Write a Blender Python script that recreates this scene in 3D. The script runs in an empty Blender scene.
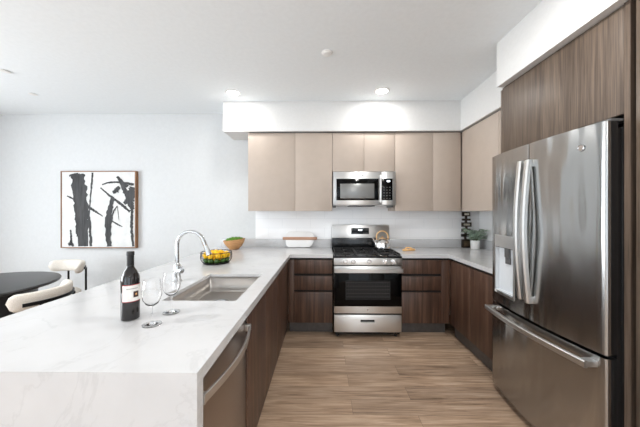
import bpy, bmesh, math, random
from mathutils import Vector, Matrix
random.seed(7)
PI = math.pi
C = bpy.context.scene.collection
SC = bpy.context.scene

# ------------------------------------------------------------------ camera
cam_d = bpy.data.cameras.new('camera'); cam = bpy.data.objects.new('camera', cam_d); C.objects.link(cam)
cam.location = (0, 0, 1.42); cam.rotation_euler = (PI/2, 0, 0.0129)
cam_d.sensor_width = 36; cam_d.lens = 265.6/640*36; cam_d.shift_y = -1.58/640; cam_d.clip_start = .02
SC.camera = cam

# ------------------------------------------------------------------ world, daylight, exposure
w = bpy.data.worlds.new('world'); SC.world = w; w.use_nodes = True
w.node_tree.nodes['Background'].inputs[0].default_value = (.80, .90, 1, 1)
w.node_tree.nodes['Background'].inputs[1].default_value = 1.0

def area(name, loc, rot, sx, sy, power, col=(1, 1, 1)):
    l = bpy.data.lights.new(name, 'AREA'); l.shape = 'RECTANGLE'; l.size = sx; l.size_y = sy
    l.energy = power; l.color = col
    o = bpy.data.objects.new(name, l); C.objects.link(o); o.location = loc; o.rotation_euler = rot
    return o
# daylight just outside the two big windows behind the camera and the one in the left wall
area('daylight_back', (-3.0, -3.75, 1.35), (PI/2, 0, PI), 3.2, 2.4, 125, (.94, .975, 1))
area('daylight_back', (.6, -3.75, 1.35), (PI/2, 0, PI), 2.2, 2.4, 330, (.94, .975, 1))
area('daylight_side', (-5.25, .6, 1.5), (PI/2, 0, -PI/2), 3.2, 2.0, 60, (.94, .975, 1))
SC.view_settings.view_transform = 'Standard'; SC.view_settings.look = 'None'
SC.view_settings.gamma = 1; SC.view_settings.use_curve_mapping = False
SC.view_settings.exposure = 1.46

# ------------------------------------------------------------------ materials
def lin(c):
    return tuple(((v/255)/12.92 if v/255 <= .04045 else ((v/255+.055)/1.055)**2.4) for v in c) + (1,)
MATS = {}
def mat(name, rgb, rough=.5, metal=0, **k):
    m = bpy.data.materials.new(name); m.use_nodes = True
    p = m.node_tree.nodes['Principled BSDF']
    p.inputs['Base Color'].default_value = lin(rgb); p.inputs['Roughness'].default_value = rough
    p.inputs['Metallic'].default_value = metal
    for kk, v in k.items(): p.inputs[kk.replace('_', ' ')].default_value = v
    MATS[name] = m
    return m
def nodes(m): return m.node_tree.nodes, m.node_tree.links, m.node_tree.nodes['Principled BSDF']
def coords(m, scale, rot=(0, 0, 0), loc=(0, 0, 0)):
    n, l, p = nodes(m)
    tc = n.new('ShaderNodeTexCoord'); mp = n.new('ShaderNodeMapping')
    mp.inputs['Scale'].default_value = scale; mp.inputs['Rotation'].default_value = rot; mp.inputs['Location'].default_value = loc
    l.new(tc.outputs['Object'], mp.inputs[0]); return mp.outputs[0]
def noise(m, vec, scale, detail=4, rough=.55, dist=0):
    n, l, p = nodes(m); t = n.new('ShaderNodeTexNoise')
    t.inputs['Scale'].default_value = scale; t.inputs['Detail'].default_value = detail
    t.inputs['Roughness'].default_value = rough; t.inputs['Distortion'].default_value = dist
    l.new(vec, t.inputs['Vector']); return t.outputs['Fac']
def ramp(m, fac, stops):
    n, l, p = nodes(m); r = n.new('ShaderNodeValToRGB'); e = r.color_ramp.elements
    while len(e) < len(stops): e.new(.5)
    for i, (pos, c) in enumerate(stops): e[i].position = pos; e[i].color = lin(c)
    l.new(fac, r.inputs[0]); return r.outputs[0]
def mix(m, fac, a, b, mode='MIX'):
    n, l, p = nodes(m); x = n.new('ShaderNodeMix'); x.data_type = 'RGBA'; x.blend_type = mode
    if isinstance(fac, (int, float)): x.inputs[0].default_value = fac
    else: l.new(fac, x.inputs[0])
    l.new(a, x.inputs[6]); l.new(b, x.inputs[7]); return x.outputs[2]
def bump(m, h, strength=.1, dist=.01):
    n, l, p = nodes(m); b = n.new('ShaderNodeBump'); b.inputs['Strength'].default_value = strength; b.inputs['Distance'].default_value = dist
    l.new(h, b.inputs['Height']); l.new(b.outputs[0], p.inputs['Normal'])
def noisy(name, rgb, rgb2, rough, scale, bstr=0, metal=0, vscale=(1, 1, 1), **k):
    m = mat(name, rgb, rough, metal, **k); v = coords(m, vscale); f = noise(m, v, scale)
    n, l, p = nodes(m); l.new(ramp(m, f, [(.35, rgb), (.65, rgb2)]), p.inputs['Base Color'])
    if bstr: bump(m, f, bstr, .004)
    return m

noisy('wall', (214, 216, 217), (211, 213, 214), .85, 30, .03)
noisy('ceiling', (240, 245, 248), (237, 242, 245), .9, 30, .03)
noisy('soffit', (224, 224, 223), (221, 221, 220), .85, 30, .03)

def walnut(name, dark, mid, light, rough=.42):
    m = mat(name, mid, rough); n, l, p = nodes(m)
    g = noise(m, coords(m, (17, 17, .8)), 1.6, 6, .6, .5)
    f = noise(m, coords(m, (130, 130, 2.5)), 1.5, 3, .6)
    c1 = ramp(m, g, [(.3, dark), (.5, mid), (.72, light)])
    c2 = ramp(m, f, [(.35, (150, 150, 150)), (.6, (255, 255, 255))])
    l.new(mix(m, .55, c1, c2, 'MULTIPLY'), p.inputs['Base Color']); bump(m, f, .05, .002)
    return m
walnut('walnut_dark', (56, 37, 28), (87, 62, 49), (112, 85, 69))
walnut('walnut_lit', (76, 63, 53), (101, 86, 74), (119, 103, 90))  # same walnut, with the stronger light on the fridge surround put into its colour
noisy('taupe', (184, 170, 158), (181, 167, 155), .5, 12, 0)
mat('shadow_gap', (22, 20, 20), .6)
noisy('carcass', (20, 18, 18), (16, 15, 15), .7, 20)
noisy('toe_kick', (96, 92, 90), (84, 80, 78), .4, 14, 0, .3)

m = mat('quartz', (240, 236, 232), .16); n, l, p = nodes(m)
v1 = noise(m, coords(m, (1, 1, 1)), 2.3, 8, .6, 1.2)
base = ramp(m, v1, [(.36, (207, 207, 208)), (.475, (207, 207, 208)), (.495, (200, 200, 201)), (.515, (207, 207, 208)), (.7, (207, 207, 208))])
cl = ramp(m, noise(m, coords(m, (1, 1, 1)), 5, 5), [(.35, (247, 247, 247)), (.65, (255, 255, 255))])
l.new(mix(m, .8, base, cl, 'MULTIPLY'), p.inputs['Base Color'])

m = mat('floor_planks', (150, 120, 95), .42); n, l, p = nodes(m)
vec = coords(m, (1, 1, 1), loc=(.35, .05, 0))
br = n.new('ShaderNodeTexBrick'); br.offset = .37; br.offset_frequency = 2
for i_, v_ in (('Scale', 1), ('Mortar Size', .0012), ('Mortar Smooth', .3), ('Brick Width', 1.22), ('Row Height', .152), ('Bias', 0)): br.inputs[i_].default_value = v_
br.inputs['Color1'].default_value = (0, 0, 0, 1); br.inputs['Color2'].default_value = (1, 1, 1, 1); br.inputs['Mortar'].default_value = (.5, .5, .5, 1)
l.new(vec, br.inputs['Vector'])
# each plank shifts its own grain
ad = n.new('ShaderNodeVectorMath'); ad.operation = 'MULTIPLY_ADD'; ad.inputs[1].default_value = (7, 13, 3)
l.new(br.outputs['Color'], ad.inputs[0]); l.new(coords(m, (1.5, 24, 1)), ad.inputs[2])
g1 = noise(m, ad.outputs[0], 1.7, 7, .62, .6)
g2 = noise(m, coords(m, (3, 110, 1)), 1.5, 3)
c1 = ramp(m, g1, [(.25, (130, 108, 90)), (.45, (188, 162, 139)), (.58, (212, 187, 164)), (.75, (228, 208, 187))])
tone = ramp(m, br.outputs['Color'], [(0, (205, 200, 196)), (1, (255, 250, 244))])
c2 = mix(m, 1, c1, tone, 'MULTIPLY')
c3 = mix(m, .45, c2, ramp(m, g2, [(.35, (170, 166, 162)), (.65, (255, 255, 255))]), 'MULTIPLY')
mr = n.new('ShaderNodeMix'); mr.data_type = 'RGBA'; mr.inputs[7].default_value = lin((96, 80, 68))
l.new(br.outputs['Fac'], mr.inputs[0]); l.new(c3, mr.inputs[6]); l.new(mr.outputs[2], p.inputs['Base Color'])
bump(m, g2, .05, .002)

m = mat('tile', (233, 236, 238), .09); n, l, p = nodes(m)
mp = coords(m, (1, 1, 1), rot=(PI/2, 0, 0))
def tile_nodes(m, rot):
    n, l, p = nodes(m); br = n.new('ShaderNodeTexBrick'); br.offset = .5
    for i_, v_ in (('Scale', 1), ('Mortar Size', .0012), ('Mortar Smooth', .2), ('Brick Width', .39), ('Row Height', .13)): br.inputs[i_].default_value = v_
    br.inputs['Color1'].default_value = lin((248, 248, 248)); br.inputs['Color2'].default_value = lin((246, 246, 247)); br.inputs['Mortar'].default_value = lin((222, 224, 226))
    l.new(coords(m, (1, 1, 1), rot=rot), br.inputs['Vector']); l.new(br.outputs['Color'], p.inputs['Base Color'])
tile_nodes(m, (PI/2, 0, 0))
m = mat('tile_side', (233, 236, 238), .09); tile_nodes(m, (PI/2, 0, PI/2))

def steel(name, rgb, rough, aniso=.6, sc=(2, 2, 220), wave=0):
    m = mat(name, rgb, rough, 1, Anisotropic=aniso, Anisotropic_Rotation=.25); n, l, p = nodes(m)
    f = noise(m, coords(m, sc), 1.5, 2)
    mr = n.new('ShaderNodeMapRange'); mr.inputs[3].default_value = rough*.93; mr.inputs[4].default_value = rough*1.07
    l.new(f, mr.inputs[0]); l.new(mr.outputs[0], p.inputs['Roughness'])
    if wave: bump(m, noise(m, coords(m, (1, 5, 1.2)), 1.6, 1), wave, .05)
    return m
steel('stainless', (224, 224, 223), .36, .8)
steel('stainless_door', (172, 172, 171), .19, .8, (2, 2, 220), .25)
steel('stainless_sink', (182, 178, 174), .34, .1, (3, 160, 3))
steel('dishwasher_steel', (182, 172, 164), .32, .8, (2, 2, 220))
mat('chrome', (214, 216, 218), .06, 1)
mat('knob_steel', (236, 236, 236), .18, .7)
mat('handle_steel', (214, 214, 213), .34, 1)
noisy('black_enamel', (14, 14, 15), (18, 18, 19), .18, 40)
noisy('cast_iron', (22, 22, 23), (30, 30, 31), .5, 90, .2)
mat('black_glass', (5, 5, 6), .08, 0, Specular_IOR_Level=.16)
m = mat('window_mesh', (34, 34, 35), .25, 0, Specular_IOR_Level=.2)
mat('mw_window', (128, 128, 127), .25, .35)
mat('black_plastic', (20, 20, 21), .4)
mat('grey_plastic', (92, 92, 92), .4)
mat('rack_grey', (58, 58, 59), .5)
mat('pale_grey', (214, 218, 222), .3)
mat('white_enamel', (240, 240, 238), .35)
mat('sticker', (238, 238, 236), .5)
m = mat('lamp_glow', (255, 250, 240), .5, 0, Emission_Strength=9.0); m.node_tree.nodes['Principled BSDF'].inputs['Emission Color'].default_value = (1, .96, .9, 1)
m = mat('display_glow', (225, 240, 255), .5, 0, Emission_Strength=1.6); m.node_tree.nodes['Principled BSDF'].inputs['Emission Color'].default_value = (.85, .95, 1, 1)
noisy('canvas', (228, 228, 226), (216, 217, 216), .9, 9, .1)
noisy('paint_black', (34, 34, 36), (62, 62, 63), .65, 14, .25, 0, (3, 1, .35))
noisy('frame_wood', (146, 104, 68), (120, 84, 54), .5, 18, 0, 0, (1, 1, .2))
noisy('boucle', (232, 226, 217), (216, 209, 199), .95, 170, .8)
mat('black_metal', (20, 20, 21), .4, .4)
noisy('table_black', (30, 30, 32), (38, 37, 38), .34, 10, 0, 0, (1, 8, 8))
noisy('lemon', (250, 200, 12), (244, 182, 4), .42, 60, .25)
noisy('lime', (62, 104, 22), (40, 78, 16), .42, 50, .2)
noisy('greens', (104, 152, 36), (70, 120, 24), .6, 40)
noisy('bowl_wood', (206, 158, 108), (184, 134, 86), .5, 12, 0, 0, (1, 1, 7))
noisy('bar_wood', (190, 148, 122), (168, 126, 100), .5, 20, 0, 0, (.3, 4, 4))
noisy('knot_wood', (236, 190, 130), (222, 172, 108), .5, 24)
noisy('marble', (240, 239, 238), (230, 229, 228), .25, 4)
mat('bottle_glass', (16, 12, 14), .06, 0, Coat_Weight=.6)
mat('foil', (20, 19, 20), .38)
noisy('paper', (238, 236, 232), (232, 230, 226), .7, 40)
mat('red_ink', (170, 40, 44), .6)
mat('brown_ink', (62, 34, 26), .6)
mat('grey_ink', (150, 148, 146), .7)
mat('clear_glass', (255, 255, 255), .0, 0, Transmission_Weight=1.0, IOR=1.45)
m = mat('smoke_glass', (120, 124, 128), .02, 0, Transmission_Weight=1.0, IOR=1.2)
mat('copper', (226, 188, 140), .34, .5)
m = mat('hammered', (226, 224, 222), .14, 1); bump(m, noise(m, coords(m, (1, 1, 1)), 45, 1), .5, .006)
noisy('pot_white', (238, 238, 236), (232, 232, 230), .4, 20)
noisy('leaf', (146, 172, 150), (192, 208, 190), .6, 30)
mat('stem', (96, 104, 72), .7)
mat('soil', (52, 42, 34), .9)
noisy('bronze', (66, 54, 42), (38, 32, 28), .4, 25, .2, .6)
noisy('brass_edge', (108, 92, 70), (82, 70, 54), .35, 25, 0, .7)
noisy('pale_stone', (214, 208, 194), (190, 184, 168), .5, 25)
m = mat('window_pane', (255, 255, 255), 0); n, l, p = nodes(m)
tr = n.new('ShaderNodeBsdfTransparent'); gl = n.new('ShaderNodeBsdfGlossy'); gl.inputs['Roughness'].default_value = 0.02; mx = n.new('ShaderNodeMixShader'); mx.inputs[0].default_value = .06
l.new(tr.outputs[0], mx.inputs[1]); l.new(gl.outputs[0], mx.inputs[2]); l.new(mx.outputs[0], n['Material Output'].inputs['Surface'])

# ------------------------------------------------------------------ mesh builder
class B:
    def __init__(s): s.bm = bmesh.new(); s.mi = 0
    def _mi(s, fs, mi):
        for f in fs: f.material_index = s.mi if mi is None else mi
    def box(s, x0, x1, y0, y1, z0, z1, bev=0, seg=2, mi=None):
        t = bmesh.new(); bmesh.ops.create_cube(t, size=1)
        bmesh.ops.scale(t, vec=(abs(x1-x0), abs(y1-y0), abs(z1-z0)), verts=t.verts)
        bmesh.ops.translate(t, vec=((x0+x1)/2, (y0+y1)/2, (z0+z1)/2), verts=t.verts)
        if bev: bmesh.ops.bevel(t, geom=t.edges[:], offset=bev, segments=seg, affect='EDGES', profile=.5)
        s.merge(t, mi); return s
    def merge(s, t, mi=None, M=None):
        if M is not None: bmesh.ops.transform(t, matrix=M, verts=t.verts)
        mp = {v: s.bm.verts.new(v.co) for v in t.verts}; fs = []
        for f in t.faces:
            try: fs.append(s.bm.faces.new([mp[v] for v in f.verts]))
            except ValueError: pass
        s._mi(fs, mi); t.free(); return s
    def lathe(s, prof, c=(0, 0, 0), seg=32, M=None, mi=None, ang=2*PI):
        # prof: list of (r, z) from bottom to top; r=0 closes
        full = abs(ang-2*PI) < 1e-6; k = seg if full else seg+1; rows = []; t = bmesh.new()
        for r, z in prof:
            if r < 1e-6: rows.append([t.verts.new((0, 0, z))])
            else: rows.append([t.verts.new((r*math.cos(ang*i/seg), r*math.sin(ang*i/seg), z)) for i in range(k)])
        for a, b in zip(rows, rows[1:]):
            for i in range(seg):
                j = (i+1) % k
                if len(a) == 1 and len(b) == 1: continue
                if len(a) == 1: t.faces.new((a[0], b[j], b[i]))
                elif len(b) == 1: t.faces.new((a[i], a[j], b[0]))
                else: t.faces.new((a[i], a[j], b[j], b[i]))
        Mx = Matrix.Translation(c)
        if M is not None: Mx = Mx @ M
        return s.merge(t, mi, Mx)
    def cyl(s, p0, p1, r, seg=20, r1=None, mi=None):
        p0 = Vector(p0); p1 = Vector(p1); d = p1-p0; L = d.length; r1 = r if r1 is None else r1
        q = d.to_track_quat('Z', 'Y').to_matrix().to_4x4()
        return s.lathe([(0, 0), (r, 0), (r1, L), (0, L)], p0, seg, q, mi)
    def tube(s, pts, r, seg=10, closed=False, mi=None, flat=None, up=None):
        pts = [Vector(q) for q in pts]; n = len(pts); rs = r if isinstance(r, (list, tuple)) else [r]*n
        rings = []; t = bmesh.new(); prev = None
        for i, q in enumerate(pts):
            a = pts[(i-1) % n] if (closed or i > 0) else q; b = pts[(i+1) % n] if (closed or i < n-1) else q
            d = (b-a).normalized()
            if up is not None: nn = (Vector(up) - d*Vector(up).dot(d)).normalized()
            elif prev is None:
                nn = d.orthogonal().normalized()
            else: nn = (prev - d*prev.dot(d)).normalized()
            prev = nn; bn = d.cross(nn); fl = flat or 1
            rings.append([t.verts.new(q + nn*(rs[i]*math.cos(2*PI*k/seg)) + bn*(rs[i]*fl*math.sin(2*PI*k/seg))) for k in range(seg)])
        m = n if closed else n-1
        for i in range(m):
            A = rings[i]; Bq = rings[(i+1) % n]
            for k in range(seg): t.faces.new((A[k], A[(k+1) % seg], Bq[(k+1) % seg], Bq[k]))
        if not closed: t.faces.new(rings[0][::-1]); t.faces.new(rings[-1])
        return s.merge(t, mi)
    def bar(s, pts, w, h, up=(0, 0, 1), mi=None, closed=False):
        # rectangular section swept: h along up, w sideways
        pts = [Vector(q) for q in pts]; n = len(pts); t = bmesh.new(); rings = []
        for i, q in enumerate(pts):
            a = pts[(i-1) % n] if (closed or i > 0) else q; b = pts[(i+1) % n] if (closed or i < n-1) else q
            d = (b-a).normalized(); u = (Vector(up)-d*Vector(up).dot(d)).normalized(); sd = d.cross(u)
            e = min(w, h)*.22
            cs = [(-w/2+e, -h/2), (w/2-e, -h/2), (w/2, -h/2+e), (w/2, h/2-e), (w/2-e, h/2), (-w/2+e, h/2), (-w/2, h/2-e), (-w/2, -h/2+e)]
            rings.append([t.verts.new(q+sd*x+u*y) for x, y in cs])
        for i in range(n if closed else n-1):
            A = rings[i]; Bq = rings[(i+1) % n]
            for k in range(8): t.faces.new((A[k], A[(k+1) % 8], Bq[(k+1) % 8], Bq[k]))
        if not closed: t.faces.new(rings[0][::-1]); t.faces.new(rings[-1])
        return s.merge(t, mi)
    def prism(s, poly, a0, a1, axis='Z', mi=None, bev=0):
        # poly 2D; axis Z: (x,y); Y: (x,z); X: (y,z)
        t = bmesh.new()
        def P3(u, v, a): return {'Z': (u, v, a), 'Y': (u, a, v), 'X': (a, u, v)}[axis]
        A = [t.verts.new(P3(u, v, a0)) for u, v in poly]; Bq = [t.verts.new(P3(u, v, a1)) for u, v in poly]; n = len(poly)
        t.faces.new(A); t.faces.new(Bq[::-1])
        for i in range(n): t.faces.new((A[i], Bq[i], Bq[(i+1) % n], A[(i+1) % n]))
        bmesh.ops.recalc_face_normals(t, faces=t.faces)
        if bev: bmesh.ops.bevel(t, geom=[e for e in t.edges], offset=bev, segments=2, affect='EDGES', profile=.5)
        return s.merge(t, mi)
    def ball(s, c, r, sc=(1, 1, 1), rot=None, u=16, v=10, mi=None):
        t = bmesh.new(); bmesh.ops.create_uvsphere(t, u_segments=u, v_segments=v, radius=r)
        bmesh.ops.scale(t, vec=sc, verts=t.verts)
        M = Matrix.Translation(c)
        if rot is not None: M = M @ rot
        return s.merge(t, mi, M)

WL = {}   # world position of every object origin
def obj(name, b, mats, parent=None, smooth=True, origin=None, recalc=True):
    if isinstance(mats, str): mats = [mats]
    if recalc: bmesh.ops.recalc_face_normals(b.bm, faces=b.bm.faces)
    me = bpy.data.meshes.new(name)
    if parent is not None: org = WL[parent.name]
    elif origin is not None: org = Vector(origin)
    else:
        xs = [v.co for v in b.bm.verts]
        org = Vector(((min(v.x for v in xs)+max(v.x for v in xs))/2, (min(v.y for v in xs)+max(v.y for v in xs))/2, min(v.z for v in xs)))
    bmesh.ops.translate(b.bm, vec=-org, verts=b.bm.verts)
    b.bm.to_mesh(me); b.bm.free()
    for q in mats: me.materials.append(MATS[q])
    if smooth:
        for f in me.polygons: f.use_smooth = True
        me.set_sharp_from_angle(angle=math.radians(35))
    o = bpy.data.objects.new(name, me); C.objects.link(o)
    if parent is not None: o.parent = parent
    else: o.location = org
    WL[o.name] = org.copy()
    return o
def tag(o, label=None, cat=None, group=None, kind=None):
    if label: o['label'] = label
    if cat: o['category'] = cat
    if group: o['group'] = group
    if kind: o['kind'] = kind
    return o
def thing(name, loc, label, cat, group=None):
    o = bpy.data.objects.new(name, None); C.objects.link(o); o.location = loc; o.empty_display_size = .1
    WL[o.name] = Vector(loc); return tag(o, label, cat, group)
def bx(name, dims, m, parent=None, bev=0, **k):
    b = B(); b.box(*dims, bev=bev); return obj(name, b, m, parent, **k)
def struct(name, dims, m, bev=0):
    o = bx(name, dims, m, bev=bev, smooth=False); o['kind'] = 'structure'; return o
def copy_tree(o, parent=None):
    c = o.copy(); C.objects.link(c)
    if parent: c.parent = parent
    for ch in list(o.children): copy_tree(ch, c)
    return c
def cut(o, dims):
    # carve a rectangular hollow out of a mesh (world coordinates)
    b = B(); b.box(*dims); t = bpy.data.meshes.new('tmp'); b.bm.to_mesh(t); b.bm.free()
    k = bpy.data.objects.new('tmp', t); C.objects.link(k)
    k.location = (0, 0, 0)
    par = o.parent; o.parent = None; o.location = WL[o.name]
    md = o.modifiers.new('cut', 'BOOLEAN'); md.operation = 'DIFFERENCE'; md.object = k; md.solver = 'EXACT'
    bpy.context.view_layer.update()
    dg = bpy.context.evaluated_depsgraph_get()
    nm = bpy.data.meshes.new_from_object(o.evaluated_get(dg)); o.modifiers.clear()
    old = o.data; o.data = nm; nm.name = o.name
    bpy.data.objects.remove(k); bpy.data.meshes.remove(t)
    if par is not None: o.parent = par; o.location = (0, 0, 0)
    nm.set_sharp_from_angle(angle=math.radians(35))

# ------------------------------------------------------------------ key dimensions (metres)
ZC, TH = .938, .04                    # counter top height / slab thickness
XI, XO, YN, YC, YW, XR, XW = -.378, -1.465, .79, 3.01, 3.675, 1.42, 2.14
ZI = ZC+.0008                         # things standing on the counters
XL, YB, ZT, ZS = -5.0, -3.5, 2.787, 2.418

# ------------------------------------------------------------------ room shell
struct('floor', (XL-.1, XW+.1, YB-.1, YW+.1, -.1, 0), 'floor_planks')
struct('ceiling', (XL-.1, XW+.1, YB-.1, YW+.1, ZT, ZT+.1), 'ceiling')
struct('wall_back', (XL-.1, XW+.1, YW, YW+.1, 0, ZT), 'wall')
struct('wall_right', (XW, XW+.1, YB, YW, 0, ZT), 'wall')
def wall_open(name, axis, a0, a1, pos, holes):
    b = B(); e = [a0] + [v for h in holes for v in h[:2]] + [a1]
    def bb(u0, u1, z0, z1):
        if axis == 'Y': b.box(u0, u1, pos-.1, pos, z0, z1)
        else: b.box(pos-.1, pos, u0, u1, z0, z1)
    for i in range(0, len(e), 2): bb(e[i], e[i+1], 0, ZT)
    for u0, u1, z0, z1 in holes:
        if z0 > 0: bb(u0, u1, 0, z0)
        bb(u0, u1, z1, ZT)
    o = obj(name, b, 'wall', smooth=False); o['kind'] = 'structure'
H1, H2, H3 = (-4.6, -1.4, .1, 2.5), (-.5, 1.7, .1, 2.5), (-1.0, 2.2, .5, 2.5)
wall_open('wall_front', 'Y', XL-.1, XW+.1, YB, [H1, H2])
wall_open('wall_left', 'X', YB, YW, XL, [H3])
for i, (ax, h, pos) in enumerate((('Y', H1, YB), ('Y', H2, YB), ('X', H3, XL))):
    f = B(); g = B(); u0, u1, z0, z1 = h; t = .05
    def bb(bq, a0, a1, c0, c1, q0, q1):
        if ax == 'Y': bq.box(a0, a1, pos-q1, pos-q0, c0, c1)
        else: bq.box(pos-q1, pos-q0, a0, a1, c0, c1)
    um = (u0+u1)/2
    for a0, a1, c0, c1 in ((u0, u1, z0, z0+t), (u0, u1, z1-t, z1), (u0, u0+t, z0+t, z1-t), (u1-t, u1, z0+t, z1-t), (um-t/2, um+t/2, z0+t, z1-t)): bb(f, a0, a1, c0, c1, .02, .08)
    bb(g, u0+t, um-t/2, z0+t, z1-t, .045, .051); bb(g, um+t/2, u1-t, z0+t, z1-t, .045, .051)
    fo = obj('window_%d' % (i+1), f, 'white_enamel', smooth=False); fo['kind'] = 'structure'
    obj('pane', g, 'window_pane', fo, smooth=False)
struct('baseboard_back', (XL, XO-.02, YW-.014, YW, 0, .11), 'white_enamel')
struct('baseboard_left', (XL, XL+.014, YB, YW-.02, 0, .11), 'white_enamel')
# bulkheads over the cabinets
struct('trim_1', (-1.244, XW, 3.277, YW, ZS, ZT), 'soffit')
struct('trim_2', (1.681, XW, 2.18, 3.277, ZS, ZT), 'soffit')
struct('trim_3', (1.41, XW, .4, 2.18, ZS+.015, ZT), 'soffit')
# glossy tile on the walls between upstand and wall cabinets
struct('trim_4', (-.94, XW, YW-.008, YW, ZC+.0, 1.6), 'tile')
struct('trim_5', (XW-.008, XW, 2.22, YW-.008, ZC+.0, 1.6), 'tile_side')

# ------------------------------------------------------------------ base cabinets
BK = .155                                  # bottom of the fronts
FY = 3.032                                 # back run front plane
def back_base(x0, x1, label, fill=None):
    t = thing('drawer_cabinet', ((x0+x1)/2, 3.3, 0), label, 'cabinet')
    c = x0 if fill is None or fill > x0 else fill; d = x1 if fill is None or fill < x1 else fill
    bx('body', (c, d, FY+.022, 3.64, BK-.005, ZC-TH-.001), 'carcass', t)
    bx('toe_kick', (c, d, 3.15, 3.6, 0, BK-.005), 'toe_kick', t)
    for z0, z1 in ((.716, .872), (.528, .688), (BK, .505)):
        bx('drawer', (x0+.002, x1-.002, FY, FY+.021, z0, z1), 'walnut_dark', t, bev=.0012)
    if fill is not None:
        a, b_ = (fill, x0-.001) if fill < x0 else (x1+.001, fill)
        bx('filler_panel', (a, b_, FY, FY+.021, BK, .872), 'walnut_dark', t, bev=.001)
    return t
back_base(-.336, .105, 'dark walnut drawer cabinet between the peninsula and the range', -.402)
back_base(.886, 1.340, 'dark walnut drawer cabinet right of the range', 1.432)
# right run, doors facing left
FX = 1.436
for (y0, y1, lab) in ((2.62, 3.05, 'dark walnut base cabinet in the right corner, farther from refrigerator'), (2.215, 2.618, 'dark walnut base cabinet touching the refrigerator side panel')):
    t = thing('base_cabinet', (1.75, (y0+y1)/2, 0), lab, 'cabinet')
    bx('body', (FX+.022, 2.1, y0, min(y1, 3.05), BK-.005, ZC-TH-.001), 'carcass', t)
    bx('toe_kick', (1.50, 2.1, y0, min(y1, 3.05), 0, BK-.005), 'toe_kick', t)
    bx('door', (FX, FX+.021, y0+.0015, min(y1, FY-.004)-.0015, BK, .872), 'walnut_dark', t, bev=.0012)
# peninsula run, doors facing right
PX = -.405
def pen_base(y0, y1, doors, label, hollow=False):
    t = thing('base_cabinet', (-.72, (y0+y1)/2, 0), label, 'cabinet')
    if hollow:
        b = B(); b.box(-1.04, PX-.022, y0, y0+.006, .105, ZC-TH-.001); b.box(-1.04, PX-.022, y1-.018, y1, .105, ZC-TH-.001)
        b.box(-1.04, -1.022, y0+.006, y1-.018, .105, ZC-TH-.001); b.box(-1.022, PX-.022, y0+.006, y1-.018, .105, .123)
        b.box(PX-.036, PX-.022, y0+.006, y1-.018, .123, .87)
        obj('body', b, 'carcass', t)
    else: bx('body', (-1.04, PX-.022, y0, y1, .105, ZC-TH-.001), 'carcass', t)
    bx('toe_kick', (-1.0, -.47, y0, y1, 0, .105), 'toe_kick', t)
    n = len(doors)-1
    for a, c in zip(doors, doors[1:]): bx('door', (PX-.021, PX, a+.0015, c-.0015, .11, .876), 'walnut_dark', t, bev=.0012)
    return t
pen_base(1.410, 2.32, (1.410, 1.87, 2.32), 'dark walnut cabinet below the sink beside the dishwasher', True)
pen_base(2.322, 3.02, (2.322, 3.02), 'dark walnut base cabinet at the inner end of the peninsula')
tag(bx('back_panel', (-1.06, -1.042, .835, 3.64, 0, ZC-TH-.001), 'walnut_dark'), 'dark walnut panel closing the seating side of the peninsula', 'panel')

# dishwasher
t = thing('dishwasher', (-.72, 1.17, 0), 'built-in stainless dishwasher with a bowed bar handle in the peninsula', 'dishwasher')
bx('body', (-1.03, -.452, .833, 1.408, .105, .89), 'black_plastic', t)
bx('toe_kick', (-1.0, -.48, .833, 1.408, 0, .105), 'black_plastic', t)
d = bx('door', (-.45, -.412, .833, 1.406, .11, .885), 'dishwasher_steel', t, bev=.004)
hb = B(); pts = []
for i in range(25):
    q = i/24; y = .858+q*.538; pts.append((-.388+.036*math.sin(PI*q), y, .812))
hb.bar(pts, .010, .032)
for y in (.862, 1.392): hb.box(-.413, -.382, y-.010, y+.010, .795, .83, bev=.003)
tag(obj('handle', hb, 'handle_steel', d), 'bowed polished steel bar handle')

# ------------------------------------------------------------------ countertops
t = thing('countertop', (-.9, 2.2, 0), 'white quartz peninsula countertop with a waterfall end, sink and wine bottle', 'countertop')
slab_poly = [(XO, YN), (XI, YN), (XI, YC), (.109, YC), (.109, YW-.009), (XO, YW-.009)]
b = B(); b.prism(slab_poly, ZC-.02, ZC); sl = obj('slab', b, 'quartz', t, smooth=False)
SX0, SX1, SY0, SY1 = -.880, -.474, 1.432, 2.05
cut(sl, (SX0, SX1, SY0, SY1, ZC-TH-.05, ZC+.05))
b = B(); b.box(XI-.02, XI, YN+.04, YC, ZC-TH, ZC-.02); b.box(XI, .109, YC, YC+.015, ZC-TH, ZC-.02); b.box(XO, XO+.02, YN+.04, YW-.009, ZC-TH, ZC-.02)
obj('mitred_edge', b, 'quartz', t, smooth=False)
bx('waterfall_panel', (XO, XI, YN, YN+.04, 0, ZC-.02), 'quartz', t, smooth=False)
bx('upstand', (XO+.05, .109, YW-.03, YW-.009, ZC, ZC+.11), 'quartz', t, bev=.0015)
t = thing('countertop', (1.6, 3.2, 0), 'white quartz countertop turning the corner between range and refrigerator', 'countertop')
b = B(); b.prism([(.881, YC), (XR, YC), (XR, 2.205), (XW-.009, 2.205), (XW-.009, YW-.009), (.881, YW-.009)], ZC-TH, ZC)
obj('slab', b, 'quartz', t, smooth=False)
b = B(); b.box(.881, XW-.009, YW-.03, YW-.009, ZC, ZC+.11, bev=.0015); b.box(XW-.03, XW-.009, 2.205, YW-.03, ZC, ZC+.11, bev=.0015)
obj('upstand', b, 'quartz', t)

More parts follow.
